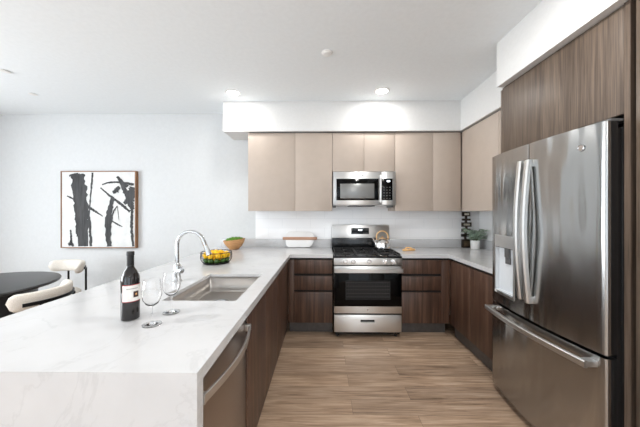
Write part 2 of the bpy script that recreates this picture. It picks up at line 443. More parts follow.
# sink
t = thing('kitchen_sink', ((SX0+SX1)/2, (SY0+SY1)/2, .66), 'rectangular stainless undermount sink set into the white peninsula', 'sink')
zb = ZC-.138
b = B(); tb = bmesh.new(); bmesh.ops.create_cube(tb, size=1); e = .003; z1_ = ZC-.0205
bmesh.ops.scale(tb, vec=(SX1-SX0+2*e, SY1-SY0+2*e, z1_-zb), verts=tb.verts); bmesh.ops.translate(tb, vec=((SX0+SX1)/2, (SY0+SY1)/2, (z1_+zb)/2), verts=tb.verts)
bmesh.ops.delete(tb, geom=[f for f in tb.faces if f.normal.z > .5], context='FACES_ONLY')
bmesh.ops.bevel(tb, geom=[q for q in tb.edges if len(q.link_faces) == 2], offset=.014, segments=4, affect='EDGES', profile=.5)
b.merge(tb); bs = obj('basin', b, 'stainless_sink', t)
md = bs.modifiers.new('thickness', 'SOLIDIFY'); md.thickness = .0015; md.offset = 1
b = B(); cx, cy = (SX0+SX1)/2-.03, 1.82
b.lathe([(0, zb+.001), (.028, zb+.001), (.034, zb+.004), (.052, zb+.004), (.056, zb)], (cx, cy, 0), 28)
obj('drain', b, 'chrome', t)

# faucet
FXc, FYc = -1.018, 1.836
t = thing('kitchen_faucet', (FXc, FYc, ZI), 'polished chrome gooseneck faucet arching over the sink', 'faucet')
b = B(); b.lathe([(0, 0), (.030, 0), (.030, .006), (.025, .010), (.024, .10), (.022, .115), (.0135, .125), (0, .125)], (FXc, FYc, ZI), 28); obj('base', b, 'chrome', t)
b = B(); pts = [(FXc, FYc, ZI+.12), (FXc, FYc, ZI+.2), (FXc, FYc, 1.190)]
R = .094
for i in range(1, 17):
    a = PI - i/16*PI*.90
    pts.append((FXc+R+R*math.cos(a), FYc, 1.190+R*math.sin(a)))
p2 = Vector(pts[-1]); dd = (Vector(pts[-1])-Vector(pts[-2])).normalized()
b.tube(pts, .0125, 16); obj('spout', b, 'chrome', t)
b = B(); b.cyl(p2-dd*.002, p2+dd*.035, .0145, 20); b.cyl(p2+dd*.036, p2+dd*.105, .0150, 20, .0185); sh = obj('spray_head', b, 'chrome', t)
b = B(); b.cyl(p2+dd*.105, p2+dd*.109, .0165, 20); b.box(p2.x+.018, p2.x+.024, FYc-.006, FYc+.006, p2.z-.075, p2.z-.045, bev=.002); obj('nozzle', b, 'black_plastic', sh)
b = B(); b.cyl((FXc, FYc, ZI+.075), (FXc+.045, FYc-.02, ZI+.075), .017, 18); b.cyl((FXc+.040, FYc-.018, ZI+.078), (FXc+.075, FYc-.075, ZI+.115), .0062, 12, .0045); obj('lever', b, 'chrome', t)

# ------------------------------------------------------------------ wall cabinets
UY = 3.307
def upper(name, x0, x1, z0, z1, doors, label):
    t = thing(name, ((x0+x1)/2, 3.5, z0), label, 'cabinet')
    bx('body', (x0, x1, UY+.021, YW-.012, z0+.001, z1), 'taupe', t)
    for a, c in zip(doors, doors[1:]): bx('door', (a+.0017, c-.0017, UY, UY+.02, z0, z1), 'taupe', t, bev=.001)
    return t
zu, zt = 1.432, 2.403
upper('wall_cabinet', -.942, .109, zu, zt, (-.942, -.354, .109), 'taupe two-door wall cabinet at the left end, above the serving board')
upper('wall_cabinet', .111, .886, 1.925, zt, (.111, .504, .886), 'short taupe wall cabinet above the microwave')
upper('wall_cabinet', .888, 1.70, zu, zt, (.888, 1.355, 1.70), 'taupe wall cabinet right of the microwave')
t = thing('wall_cabinet', (1.9, 2.75, zu), 'taupe wall cabinet on the right wall beside the refrigerator', 'cabinet')
bx('body', (1.731, XW-.012, 2.222, 3.65, zu+.001, zt), 'taupe', t)
for a, c in ((2.222, 2.62), (2.62, 3.3)): bx('door', (1.71, 1.73, a+.0017, c-.0017, zu, zt), 'taupe', t, bev=.001)
# recessed strips, near-black colour stands for the shade under the bulkhead
tag(bx('shadow_strip', (-.93, 1.70, UY+.025, YW-.012, zt+.001, ZS-.001), 'shadow_gap'), 'thin dark shadow strip above the back wall cabinets', 'shadow strip')
tag(bx('shadow_strip', (1.735, XW-.012, 2.23, 3.6, zt+.001, ZS-.001), 'shadow_gap'), 'thin dark shadow strip above the right-hand wall cabinet', 'shadow strip')

# ------------------------------------------------------------------ microwave
t = thing('microwave', (.5, 3.45, 1.492), 'stainless over-the-range microwave under the short taupe cabinet', 'microwave')
MX0, MX1, MZ0, MZ1, MY = .119, .883, 1.50, 1.912, 3.247
b = B(); b.box(MX0+.004, MX1-.004, MY+.03, YW-.012, MZ0, MZ1, bev=.002); obj('housing', b, 'stainless', t)
def fx(px): return (px-320)/265.6*(MY)-.042   # front plane lookup used only for laying out the panel
b = B(); b.box(MX0, .706, MY, MY+.028, MZ0+.008, MZ1, bev=.004); dr = obj('door', b, 'stainless', t)
b = B(); b.box(.158, .672, MY-.003, MY+.0, 1.562, 1.825, bev=.001); gl_ = obj('door_glass', b, 'black_glass', dr)
b = B(); b.box(.205, .620, MY-.0045, MY-.0032, 1.585, 1.765, bev=.0003); obj('mesh_window', b, 'mw_window', dr)
b = B(); b.bar([(.690, MY-.035, 1.535), (.690, MY-.04, 1.60), (.690, MY-.042, 1.70), (.690, MY-.04, 1.80), (.690, MY-.035, 1.868)], .018, .012, up=(0, 1, 0))
b.box(.682, .698, MY-.034, MY, 1.540, 1.556, bev=.002); b.box(.682, .698, MY-.034, MY, 1.848, 1.864, bev=.002); obj('handle', b, 'handle_steel', dr)
b = B(); b.box(.708, MX1, MY, MY+.028, MZ0+.008, MZ1, bev=.004); cp = obj('control_panel', b, 'stainless', t)
b = B(); b.box(.710, .842, MY-.003, MY, 1.562, 1.825, bev=.001); kp = obj('keypad', b, 'black_glass', cp)
for i in range(3):
    for j in range(5): bx('button', (.728+i*.036, .746+i*.036, MY-.0042, MY-.003, 1.580+j*.034, 1.588+j*.034), 'grey_plastic', cp, smooth=False)
b = B(); b.box(.773, .810, MY-.0042, MY-.003, 1.786, 1.803); obj('display', b, 'display_glow', cp, smooth=False)
b = B(); b.lathe([(0, 0), (.011, 0), (.011, .002), (0, .002)], (.48, MY, 1.868), 24, Matrix.Rotation(PI/2, 4, 'X')); obj('badge', b, 'chrome', dr)
b = B(); b.box(.32, .63, MY+.02, MY+.30, MZ0-.011, MZ0-.001, bev=.002); obj('vent_grille', b, 'black_plastic', t)
for x0_ in (.125, .84): bx('bracket', (x0_, x0_+.03, MY+.06, MY+.3, MZ0-.025, MZ0-.001), 'grey_plastic', t, bev=.002)

# ------------------------------------------------------------------ range
t = thing('gas_range', (.495, 3.3, 0), 'freestanding stainless gas range with black oven door', 'range')
RX0, RX1, RY = .115, .876, 2.972
bx('body', (RX0+.004, RX1-.004, RY+.045, 3.61, .05, .90), 'black_enamel', t, bev=.003)
for x in (RX0+.05, RX1-.05):
    for y in (3.06, 3.55): b = B(); b.cyl((x, y, 0), (x, y, .052), .018, 16); obj('foot', b, 'black_plastic', t)
b = B(); b.box(RX0, RX1, RY-.006, RY+.05, .825, .905, bev=.006); pn = obj('control_panel', b, 'stainless', t)
for px in (345.5, 353.5, 369, 385, 393.5):
    x = (px-320)/265.6*RY-.04
    b = B(); M = Matrix.Rotation(PI/2, 4, 'X')
    b.lathe([(0, 0), (.027, 0), (.027, .006), (.022, .008), (.020, .028), (.017, .032), (0, .032)], (x, RY-.006, .866), 24, M)
    b.box(x-.004, x+.004, RY-.047, RY-.036, .848, .884, bev=.0015)
    kb = obj('knob', b, 'knob_steel', pn)
b = B(); b.box(RX0+.002, RX1-.002, RY, RY+.04, .285, .815, bev=.006); od = obj('oven_door', b, 'stainless', t)
b = B(); b.box(RX0+.004, RX1-.004, RY-.004, RY+.0, .365, .742, bev=.0015); og = obj('door_glass', b, 'black_glass', od)
b = B(); b.box(RX0+.13, RX1-.13, RY-.0052, RY-.0042, .44, .655)
obj('oven_window', b, 'window_mesh', od, smooth=False)
b = B()
for z in (.47, .51, .55, .59, .63): b.box(RX0+.14, RX1-.14, RY-.006, RY-.0053, z, z+.004)
for i in range(26): b.box(RX0+.145+i*.0188, RX0+.1465+i*.0188, RY-.006, RY-.0053, .47, .63)
obj('oven_rack', b, 'rack_grey', od, smooth=False)
b = B(); b.bar([(RX0+.004, RY-.045, .772), (RX0+.02, RY-.05, .772), (.495, RY-.056, .772), (RX1-.02, RY-.05, .772), (RX1-.004, RY-.045, .772)], .016, .045)
for x in (RX0+.03, RX1-.03): b.box(x-.014, x+.014, RY-.045, RY+.001, .757, .787, bev=.003)
obj('handle', b, 'handle_steel', od)
b = B(); b.lathe([(0, 0), (.010, 0), (.010, .002), (0, .002)], (.495, RY, .325), 20, Matrix.Rotation(PI/2, 4, 'X')); obj('badge', b, 'chrome', od)
bx('drawer_gap', (RX0+.01, RX1-.01, RY+.015, RY+.05, .268, .287), 'black_enamel', t)
b = B(); b.box(RX0+.004, RX1-.004, RY, RY+.04, .075, .268, bev=.005); wd = obj('storage_drawer', b, 'stainless', t)
cut(wd, (.415, .575, RY-.01, RY+.02, .185, .215))
b = B(); b.box(.417, .573, RY+.016, RY+.0195, .187, .213); obj('pull_recess', b, 'black_plastic', wd, smooth=False)
bx('kick_strip', (RX0+.02, RX1-.02, RY+.02, RY+.045, .045, .075), 'black_enamel', t)
b = B(); b.box(RX0, RX1, RY+.0, 3.54, .905, .925, bev=.004); ct = obj('cooktop', b, 'black_enamel', t)
b = B(); b.box(RX0, RX1, 3.54, 3.63, .905, 1.075, bev=.004)
for i in range(18): b.box(.2+i*.034, .222+i*.034, 3.534, 3.541, 1.03, 1.04)
obj('vent_riser', b, 'black_enamel', t)
b = B(); b.prism([(3.53, 1.075), (3.635, 1.075), (3.635, 1.245), (3.55, 1.245)], RX0, RX1, 'X', bev=.004); bg = obj('backguard', b, 'stainless', t)
def yb(z): return 3.53+(z-1.075)/.17*.02
b = B(); b.prism([(yb(1.125)-.002, 1.125), (yb(1.125)+.003, 1.125), (yb(1.205)+.003, 1.205), (yb(1.205)-.002, 1.205)], .37, .605, 'X'); dp = obj('control_display', b, 'black_glass', bg, smooth=False)
b = B(); b.prism([(yb(1.172)-.003, 1.172), (yb(1.172)-.001, 1.172), (yb(1.187)-.001, 1.187), (yb(1.187)-.003, 1.187)], .465, .515, 'X'); obj('clock', b, 'display_glow', bg, smooth=False)
b = B()
for i in range(4):
    for j in range(2):
        for s in (.385, .53):
            z = 1.133+j*.045; b = B()
            b.prism([(yb(z)-.003, z), (yb(z)-.0015, z), (yb(z+.008)-.0015, z+.008), (yb(z+.008)-.003, z+.008)], s+i*.018, s+.011+i*.018, 'X')
            obj('button', b, 'grey_plastic', bg, smooth=False)
burn = [(.27, 3.12, .045), (.27, 3.39, .036), (.495, 3.26, .05), (.72, 3.12, .05), (.72, 3.39, .036)]
for x, y, r in burn:
    b = B(); b.lathe([(0, .0), (r, .0), (r, .010), (r*.82, .012), (r*.82, .018), (r*.6, .020), (0, .020)], (x, y, .925), 24); obj('burner', b, 'cast_iron', ct)
for gx0, gx1 in ((RX0+.012, .371), (.374, .617), (.620, RX1-.012)):
    b = B(); y0, y1 = 3.01, 3.50; z0, z1 = .941, .953; w_ = .011
    xm = (gx0+gx1)/2
    for y in (y0, (y0+y1)/2, y1): b.box(gx0, gx1, y-w_/2, y+w_/2, z0, z1, bev=.002)
    for x in (gx0+w_/2, gx1-w_/2): b.box(x-w_/2, x+w_/2, y0, y1, z0, z1, bev=.002)
    for yc in (3.12, 3.39):
        b.box(gx0, xm-.02, yc-.005, yc+.005, z0, z1, bev=.002); b.box(xm+.02, gx1, yc-.005, yc+.005, z0, z1, bev=.002)
    b.box(xm-.005, xm+.005, y0, y0+.09, z0, z1, bev=.002); b.box(xm-.005, xm+.005, y1-.09, y1, z0, z1, bev=.002); b.box(xm-.005, xm+.005, 3.19, 3.32, z0, z1, bev=.002)
    for x in (gx0+.008, gx1-.008):
        for y in (y0+.004, y1-.004): b.box(x-.006, x+.006, y-.006, y+.006, .925, z0+.002)
    obj('grate', b, 'cast_iron', ct)

# kettle
KX, KY, KZ = .748, 3.385, .9535
t = thing('kettle', (KX, KY, KZ), 'hammered silver kettle with a copper-toned loop handle on the range', 'kettle')
b = B(); b.lathe([(0, 0), (.096, 0), (.106, .012), (.107, .03), (.102, .07), (.088, .105), (.060, .128), (.044, .131), (0, .131)], (KX, KY, KZ), 36); bd = obj('body', b, 'hammered', t)
b = B(); b.lathe([(.0, .131), (.042, .131), (.040, .137), (.02, .142), (.006, .144), (.006, .149), (.010, .154), (.008, .160), (0, .162)], (KX, KY, KZ), 28); ld = obj('lid', b, 'copper', t)
b = B(); b.tube([(KX-.075, KY-.01, KZ+.06), (KX-.105, KY-.015, KZ+.09), (KX-.125, KY-.018, KZ+.135)], [.02, .014, .010], 14); obj('spout', b, 'hammered', t)
b = B(); pts = [(KX+.074*math.cos(a), KY, KZ+.150+.074*math.sin(a)) for a in [PI*i/20*1.16-.25 for i in range(21)]]
b.tube(pts, .010, 12); b.cyl((KX+.072, KY, KZ+.135), (KX+.072, KY, KZ+.075), .006); b.cyl((KX-.072, KY, KZ+.135), (KX-.072, KY, KZ+.075), .006); obj('handle', b, 'copper', t)

# ------------------------------------------------------------------ refrigerator
t = thing('refrigerator', (1.75, 1.742, 0), 'stainless french-door refrigerator with a freezer drawer below', 'refrigerator')
FYM, FHW = 1.742, .440
def front(y): return 1.367-.036*(1-((y-FYM)/FHW)**2)
def plan(y0, y1, back=1.39, r0=.004, r1=.004):
    pts = []; n = 20
    ys = [y0+(y1-y0)*i/n for i in range(n+1)]
    # rounded corners
    pts.append((back, y0)); pts.append((front(y0)+r0, y0))
    if r0 > .01: pts += [(front(y0)+r0*(1-math.sin(a)), y0+r0*(1-math.cos(a))) for a in (PI/8, PI/4, 3*PI/8)]
    for y in ys:
        if y0+r0 <= y <= y1-r1: pts.append((front(y), y))
    if r1 > .01: pts += [(front(y1)+r1*(1-math.sin(a)), y1-r1*(1-math.cos(a))) for a in (3*PI/8, PI/4, PI/8)]
    pts.append((front(y1)+r1, y1)); pts.append((back, y1)); return pts
Y0, Y1 = FYM-FHW, FYM+FHW
bx('body', (1.452, 2.10, Y0+.006, Y1-.006, .05, 1.835), 'black_plastic', t, bev=.004)
bx('gasket', (1.431, 1.451, Y0+.012, Y1-.012, .06, 1.83), 'black_plastic', t)
for y in (Y0+.05, Y1-.05):
    for x in (1.5, 2.03): b = B(); b.cyl((x, y, 0), (x, y, .051), .02, 14); obj('foot', b, 'black_plastic', t)
bx('kick_grille', (1.42, 1.451, Y0+.02, Y1-.02, .012, .048), 'black_plastic', t)
def vbar(y, x_in, z0, z1):
    h = B(); pts = []
    for i in range(25):
        q = i/24; pts.append((x_in-.030*math.sin(PI*q), y, z0+(z1-z0)*q))
    h.bar(pts, .034, .034, up=(1, 0, 0))
    for z in (z0+.02, z1-.02): h.box(x_in-.012, front(y)+.002, y-.016, y+.016, z-.024, z+.024, bev=.004)
    return h
dL = B(); dL.prism(plan(FYM+.003, Y1, r1=.022), .722, 1.862); doorL = obj('door', dL, ['stainless_door', 'pale_grey'], t)
cut(doorL, (1.30, 1.386, 1.885, 2.108, .815, 1.15))
bx('door_core', (1.391, 1.43, FYM+.008, Y1-.004, .724, 1.86), 'black_plastic', doorL, bev=.002)
obj('handle', vbar(1.786, 1.315, .845, 1.755), 'handle_steel', doorL)
dR = B(); dR.prism(plan(Y0, FYM-.003, r0=.013), .722, 1.862); doorR = obj('door', dR, 'stainless_door', t)
bx('door_core', (1.391, 1.43, Y0+.004, FYM-.008, .724, 1.86), 'black_plastic', doorR, bev=.002)
obj('handle', vbar(1.716, 1.31, .84, 1.75), 'handle_steel', doorR)
dF = B(); dF.prism(plan(Y0, Y1, r0=.013, r1=.022), .06, .705); dz = obj('freezer_drawer', dF, 'stainless_door', t)
bx('drawer_core', (1.391, 1.43, Y0+.004, Y1-.004, .062, .703), 'black_plastic', dz, bev=.002)
h = B(); pts = []
for i in range(31):
    q = i/30; y = Y0+.035+(2*FHW-.07)*q; pts.append((1.305-.032*math.sin(PI*q), y, .662))
h.bar(pts, .024, .036)
for y in (Y0+.055, Y1-.055): h.box(1.296, 1.372, y-.02, y+.02, .646, .678, bev=.004)
obj('handle', h, 'handle_steel', dz)
# dispenser in the far door
b = B(); b.box(1.382, 1.3858, 1.886, 2.107, .816, 1.149); b.box(1.35, 1.382, 1.886, 1.8885, .816, 1.149); b.box(1.355, 1.382, 2.1045, 2.107, .816, 1.149); b.box(1.35, 1.382, 1.8885, 2.1045, .816, .819)
dsp = obj('water_dispenser', b, 'pale_grey', doorL, smooth=False)
def dpl(a0, a1, z0_, z1_, o=.004): b.prism([(front(a0)-o, a0), (front((a0+a1)/2)-o, (a0+a1)/2), (front(a1)-o, a1), (front(a1)+.004, a1), (front((a0+a1)/2)+.004, (a0+a1)/2), (front(a0)+.004, a0)], z0_, z1_)
b = B(); dpl(1.875, 2.118, 1.155, 1.245, .003); obj('dispenser_panel', b, 'stainless', doorL, smooth=False)
b = B(); dpl(1.875, 2.118, .795, .814); dpl(1.875, 1.884, .814, 1.154); dpl(2.109, 2.118, .814, 1.154); obj('dispenser_frame', b, 'handle_steel', doorL, smooth=False)
b = B(); b.box(1.362, 1.3815, 1.975, 2.02, 1.08, 1.149, bev=.004); b.box(1.372, 1.380, 1.97, 2.025, 1.03, 1.08, bev=.003); obj('paddle', b, 'grey_plastic', doorL)
b = B(); dpl(2.085, 2.112, .798, .812, .0055); obj('sticker', b, 'sticker', doorL, smooth=False)
b = B(); yl = 1.411; M = Matrix.Rotation(-PI/2, 4, 'Y')
b.lathe([(0, 0), (.018, 0), (.0185, .001), (.0185, .0035), (.016, .0045), (.0155, .0025), (0, .0025)], (front(yl)+.0005, yl, 1.755), 32, M); obj('badge', b, 'chrome', doorR)
bx('hinge_cover', (1.40, 1.50, Y0+.01, Y0+.10, 1.8635, 1.878), 'grey_plastic', t, bev=.004)

# surround: cabinet over the refrigerator, side panels, tall cabinet
t = thing('over_fridge_cabinet', (1.8, 1.75, 1.90), 'wood-grain cabinet above the refrigerator', 'cabinet')
bx('body', (1.479, 2.12, 1.307, 2.183, 1.90, ZS+.012), 'carcass', t)
bx('door', (1.458, 1.478, 1.307+.0015, 2.183, 1.898, ZS+.008), 'walnut_lit', t, bev=.001)
tag(bx('side_panel', (1.458, 2.12, 2.185, 2.203, 0, ZS-.004), 'walnut_lit'), 'full-height wood panel on the far side of the refrigerator', 'panel')
tag(bx('side_panel', (1.456, 2.12, 1.279, 1.305, 0, ZS+.012), 'walnut_lit'), 'full-height wood panel on the near side of the refrigerator', 'panel')
t = thing('tall_cabinet', (1.8, .95, 0), 'tall wood-grain cabinet at the right edge, nearest the camera', 'cabinet')
bx('body', (1.50, 2.12, .62, 1.277, .1, ZS+.012), 'carcass', t)
bx('toe_kick', (1.52, 2.12, .62, 1.277, 0, .1), 'toe_kick', t)
bx('door', (1.456, 1.478, .62, 1.256, .1, ZS+.008), 'walnut_lit', t, bev=.001)

# ------------------------------------------------------------------ ceiling fixtures
for (x, y, energy, lab) in ((.661, 3.006, 2.2, 'round recessed ceiling light above the range side'), (-1.037, 3.034, 1.8, 'round recessed ceiling light above the peninsula side'),
                         (.661, 1.25, 7, 'added round fill light in the ceiling over the aisle, just out of the picture'),  # this one and the next two are added out of view to brighten the room
                         (.5, -2.3, 30, 'added unseen fill light in the ceiling behind the camera on the refrigerator side'), (-2.6, .3, 14, 'added unseen fill light in the ceiling on the dining side')):
    t = thing('recessed_light', (x, y, ZT), lab, 'ceiling light')
    b = B(); b.lathe([(.062, -.001), (.062, -.006), (.082, -.004), (.086, -.0005), (.062, -.0005)], (x, y, ZT), 40); obj('trim_ring', b, 'white_enamel', t)
    b = B(); b.lathe([(0, -.001), (0, -.0045), (.061, -.0045), (.061, -.001)], (x, y, ZT), 40); obj('diffuser', b, 'lamp_glow', t)
    l_ = bpy.data.lights.new('downlight', 'AREA'); l_.shape = 'DISK'; l_.size = .12; l_.energy = energy; l_.color = (1, .985, .955)
    lo = bpy.data.objects.new('downlight', l_); C.objects.link(lo); lo.parent = t; lo.location = (0, 0, -.008)
b = B(); b.lathe([(0, -.016), (.030, -.016), (.036, -.014), (.038, -.008), (.046, -.006), (.048, -.0005), (0, -.0005)], (.031, 2.281, ZT), 32)
tag(obj('smoke_detector', b, 'white_enamel'), 'small white round detector in the middle of the ceiling', 'smoke detector')
for x, y, lab in ((-3.36, 3.03, 'small white sprinkler cap on the ceiling near the back wall'), (-3.083, 2.532, 'small white sprinkler cap at the left edge of the ceiling')):
    b = B(); b.lathe([(0, -.009), (.036, -.009), (.040, -.007), (.040, -.005), (.03, -.004), (.03, -.0005), (0, -.0005)], (x, y, ZT), 28)
    tag(obj('sprinkler_cap', b, 'white_enamel'), lab, 'sprinkler')

# ------------------------------------------------------------------ painting
PX0, PX1, PZ0, PZ1, PYF = -3.63, -2.583, .922, 1.985, 3.62
t = thing('painting', ((PX0+PX1)/2, YW-.002, PZ0), 'square black and white abstract canvas in a thin wood frame', 'painting')
b = B(); f_ = .012
b.box(PX0, PX1, PYF, YW-.001, PZ0, PZ0+f_); b.box(PX0, PX1, PYF, YW-.001, PZ1-f_, PZ1); b.box(PX0, PX0+f_, PYF, YW-.001, PZ0+f_, PZ1-f_); b.box(PX1-f_, PX1, PYF, YW-.001, PZ0+f_, PZ1-f_)
obj('frame', b, 'frame_wood', t, smooth=False)
cv = bx('canvas', (PX0+f_, PX1-f_, PYF+.008, YW-.006, PZ0+f_, PZ1-f_), 'canvas', t, smooth=False)
# strokes in canvas fractions (u right, v down), widths
strokes = [
 ([(.17,.02),(.22,.3),(.24,.6),(.26,.99)], [.09,.11,.10,.05]), ([(.24,.03),(.29,.3),(.31,.6),(.33,.99)], [.10,.10,.08,.05]),
 ([(.10,.05),(.2,.04),(.32,.05)], [.02,.04,.02]), ([(.20,.3),(.22,.6),(.22,.86)], [.06,.06,.035]),
 ([(.42,.01),(.405,.2),(.385,.42),(.375,.6)], [.022,.02,.018,.012]), ([(.34,.45),(.38,.7),(.40,.99)], [.03,.035,.03]),
 ([(.07,.32),(.12,.34),(.16,.365)], [.012,.02,.012]), ([(.34,.45),(.45,.52),(.56,.59)], [.03,.025,.008]), ([(.62,.61),(.75,.69),(.83,.73)], [.008,.018,.006]),
 ([(.12,.77),(.13,.9),(.12,.98)], [.018,.025,.04]), ([(.09,.97),(.13,.95),(.16,.99)], [.03,.04,.02]),
 ([(.53,.21),(.66,.32),(.80,.42),(.93,.53)], [.016,.026,.03,.03]), ([(.55,.17),(.66,.14),(.80,.14),(.985,.17)], [.012,.02,.02,.03]),
 ([(.76,.06),(.84,.2),(.92,.36),(.97,.5)], [.03,.05,.09,.04]), ([(.97,.2),(.93,.35),(.85,.42)], [.07,.10,.03]),
 ([(.70,.28),(.75,.24),(.79,.2)], [.03,.06,.03]), ([(.70,.33),(.66,.5),(.63,.7),(.65,.99)], [.03,.06,.07,.05]),
 ([(.76,.45),(.70,.55),(.66,.72),(.65,.9)], [.01,.02,.03,.02]), ([(.96,.5),(.955,.75),(.975,.99)], [.03,.03,.025]), ([(.76,.45),(.77,.55),(.78,.64)], [.006,.006,.004]),
 ([(.78,.08),(.86,.16),(.9,.2)], [.02,.03,.04]) ]
b = B(); W = PX1-PX0-2*f_; Hh = PZ1-PZ0-2*f_
rnd = random.Random(3)
for si, (P_, Ws) in enumerate(strokes):
    N = 26; L = []; Rr = []
    yq = PYF+.0072-si*.00018
    for i in range(N+1):
        s = i/N*(len(P_)-1); k = min(int(s), len(P_)-2); q = s-k
        q0, q1 = P_[k], P_[k+1]; pm = P_[max(k-1, 0)]; pn_ = P_[min(k+2, len(P_)-1)]
        def cr(a, b0, c, d_): return .5*((2*b0)+(-a+c)*q+(2*a-5*b0+4*c-d_)*q*q+(-a+3*b0-3*c+d_)*q**3)
        u = cr(pm[0], q0[0], q1[0], pn_[0]); v = cr(pm[1], q0[1], q1[1], pn_[1]); wv = 1.2*(Ws[k]*(1-q)+Ws[k+1]*q)
        L.append((u, v, wv))
    vl, vr = [], []
    for i, (u, v, wv) in enumerate(L):
        a = L[max(i-1, 0)]; c = L[min(i+1, N)]; dx, dy = c[0]-a[0], c[1]-a[1]; n_ = math.hypot(dx, dy) or 1
        nx, ny = -dy/n_, dx/n_; j1 = wv/2*(1+rnd.uniform(-.32, .28)); j2 = wv/2*(1+rnd.uniform(-.32, .28))
        def pt(uu, vv): return (PX0+f_+min(max(uu, .002), .998)*W, yq, PZ1-f_-min(max(vv, .002), .998)*Hh)
        vl.append(b.bm.verts.new(pt(u+nx*j1, v+ny*j1))); vr.append(b.bm.verts.new(pt(u-nx*j2, v-ny*j2)))
    for i in range(N): b.bm.faces.new((vl[i], vl[i+1], vr[i+1], vr[i]))
obj('brush_strokes', b, 'paint_black', cv, smooth=False)

# ------------------------------------------------------------------ dining table and chairs
TX, TY = -3.22, 2.363
t = thing('dining_table', (TX, TY, 0), 'round black dining table at the left edge', 'table')
b = B(); b.lathe([(0, .715), (.58, .715), (.603, .722), (.61, .735), (.603, .747), (.59, .75), (0, .75)], (TX, TY, 0), 72); obj('tabletop', b, 'table_black', t)
b = B(); b.lathe([(0, 0), (.435, 0), (.44, .02), (.44, .70), (.435, .714), (0, .714)], (TX, TY, 0), 64); obj('pedestal', b, 'table_black', t)
def chair(label):
    c = thing('dining_chair', (0, 0, 0), label, 'chair')    # local: back towards +Y
    b = B(); b.lathe([(0, .405), (.20, .405), (.225, .415), (.24, .44), (.235, .47), (.20, .488), (0, .492)], (0, 0, 0), 40); obj('seat', b, 'boucle', c)
    # padded curved backrest: capsule section swept on an arc
    tb = bmesh.new(); rings = []; NA = 34; NS = 18; a0 = math.radians(68)
    for i in range(NA+1):
        q = i/NA*2-1; a = q*a0; e = math.sqrt(max(0, 1-max(0, (abs(q)-.82)/.18)**2)); hw = .067*max(e, .06); tw = .034*max(e, .15)
        rr = .256
        ring = []
        for k in range(NS):
            th = 2*PI*k/NS; cz = math.copysign(abs(math.sin(th))**.7, math.sin(th)); cr_ = math.copysign(abs(math.cos(th))**.7, math.cos(th))
            r_ = rr+cr_*tw+.012*cz; ring.append(tb.verts.new((r_*math.sin(a), r_*math.cos(a)-.02, .752+cz*hw)))
        rings.append(ring)
    for A, Bq in zip(rings, rings[1:]):
        for k in range(NS): tb.faces.new((A[k], A[(k+1) % NS], Bq[(k+1) % NS], Bq[k]))
    tb.faces.new(rings[0][::-1]); tb.faces.new(rings[-1])
    b = B(); b.merge(tb); obj('backrest', b, 'boucle', c)
    b = B(); R2 = .298
    b.bar([(R2*math.sin(a), R2*math.cos(a)-.02, .738) for a in [math.radians(-50+100*i/20) for i in range(21)]], .010, .026)
    obj('back_band', b, 'black_metal', c)
    for s in (-1, 1):
        b = B(); a = math.radians(31)*s
        b.tube([(R2*math.sin(a), R2*math.cos(a)-.02, .73), (R2*math.sin(a), R2*math.cos(a)-.02, .45), (R2*math.sin(a)*1.08, R2*math.cos(a), 0)], .011, 12); obj('leg', b, 'black_metal', c)
        b = B(); b.tube([(.17*s, -.15, .41), (.2*s, -.2, 0)], .011, 12); obj('leg', b, 'black_metal', c)
    b = B()
    for s in (-1, 1): b.bar([(.17*s, -.15, .398), (.19*s, .22, .398)], .02, .012)
    b.bar([(-.17, -.15, .398), (.17, -.15, .398)], .02, .012); obj('seat_frame', b, 'black_metal', c)
    return c
c1 = chair('cream boucle chair nearest the peninsula, its black back band showing')
c1.location = (-2.385, 2.10, 0); c1.rotation_euler = (0, 0, math.radians(-82))
c2 = copy_tree(c1); c2['label'] = 'cream boucle chair by the back wall, partly behind the black table'
c2.location = (-3.16, 3.075, 0); c2.rotation_euler = (0, 0, math.radians(-15))
for c in (c1, c2): c['group'] = 'cream dining chairs around the black table'

# ------------------------------------------------------------------ wine bottle and glasses
BX_, BY_ = -.870, 1.186
t = thing('wine_bottle', (BX_, BY_, ZI), 'dark wine bottle with a white red-edged label on the peninsula', 'bottle')
b = B(); b.lathe([(0, .004), (.032, 0), (.0375, .004), (.0385, .02), (.0385, .185), (.036, .205), (.026, .228), (.017, .243), (.0145, .255), (.0142, .27), (0, .27)], (BX_, BY_, ZI), 40); bo = obj('body', b, 'bottle_glass', t)
b = B(); b.lathe([(.0150, .236+.012), (.0150, .30), (.0165, .302), (.0165, .316), (.015, .319), (0, .319)], (BX_, BY_, ZI), 32); obj('capsule', b, 'foil', t)
dirc = math.atan2(-BY_, -BX_)+.35
def curved(z0, z1, a0, a1, r, n=24):
    bq = B(); lo = [bq.bm.verts.new((BX_+r*math.cos(a0+(a1-a0)*i/n), BY_+r*math.sin(a0+(a1-a0)*i/n), ZI+z0)) for i in range(n+1)]
    hi = [bq.bm.verts.new((BX_+r*math.cos(a0+(a1-a0)*i/n), BY_+r*math.sin(a0+(a1-a0)*i/n), ZI+z1)) for i in range(n+1)]
    for i in range(n): bq.bm.faces.new((lo[i], lo[i+1], hi[i+1], hi[i]))
    return bq
lb = obj('label', curved(.088, .168, dirc-1.25, dirc+1.25, .0388), 'red_ink', bo, recalc=False)
obj('label_paper', curved(.091, .165, dirc-1.22, dirc+1.22, .0390), 'paper', bo, recalc=False)
obj('label_emblem', curved(.108, .136, dirc-.05, dirc+.55, .0392), 'brown_ink', bo, recalc=False)
obj('label_emblem_centre', curved(.118, .127, dirc+.16, dirc+.34, .0393), 'knot_wood', bo, recalc=False)
g_ = curved(.148, .151, dirc-.75, dirc+.45, .0392)
obj('label_print', g_, 'grey_ink', bo, recalc=False)
t.scale = (.95, .95, .95)
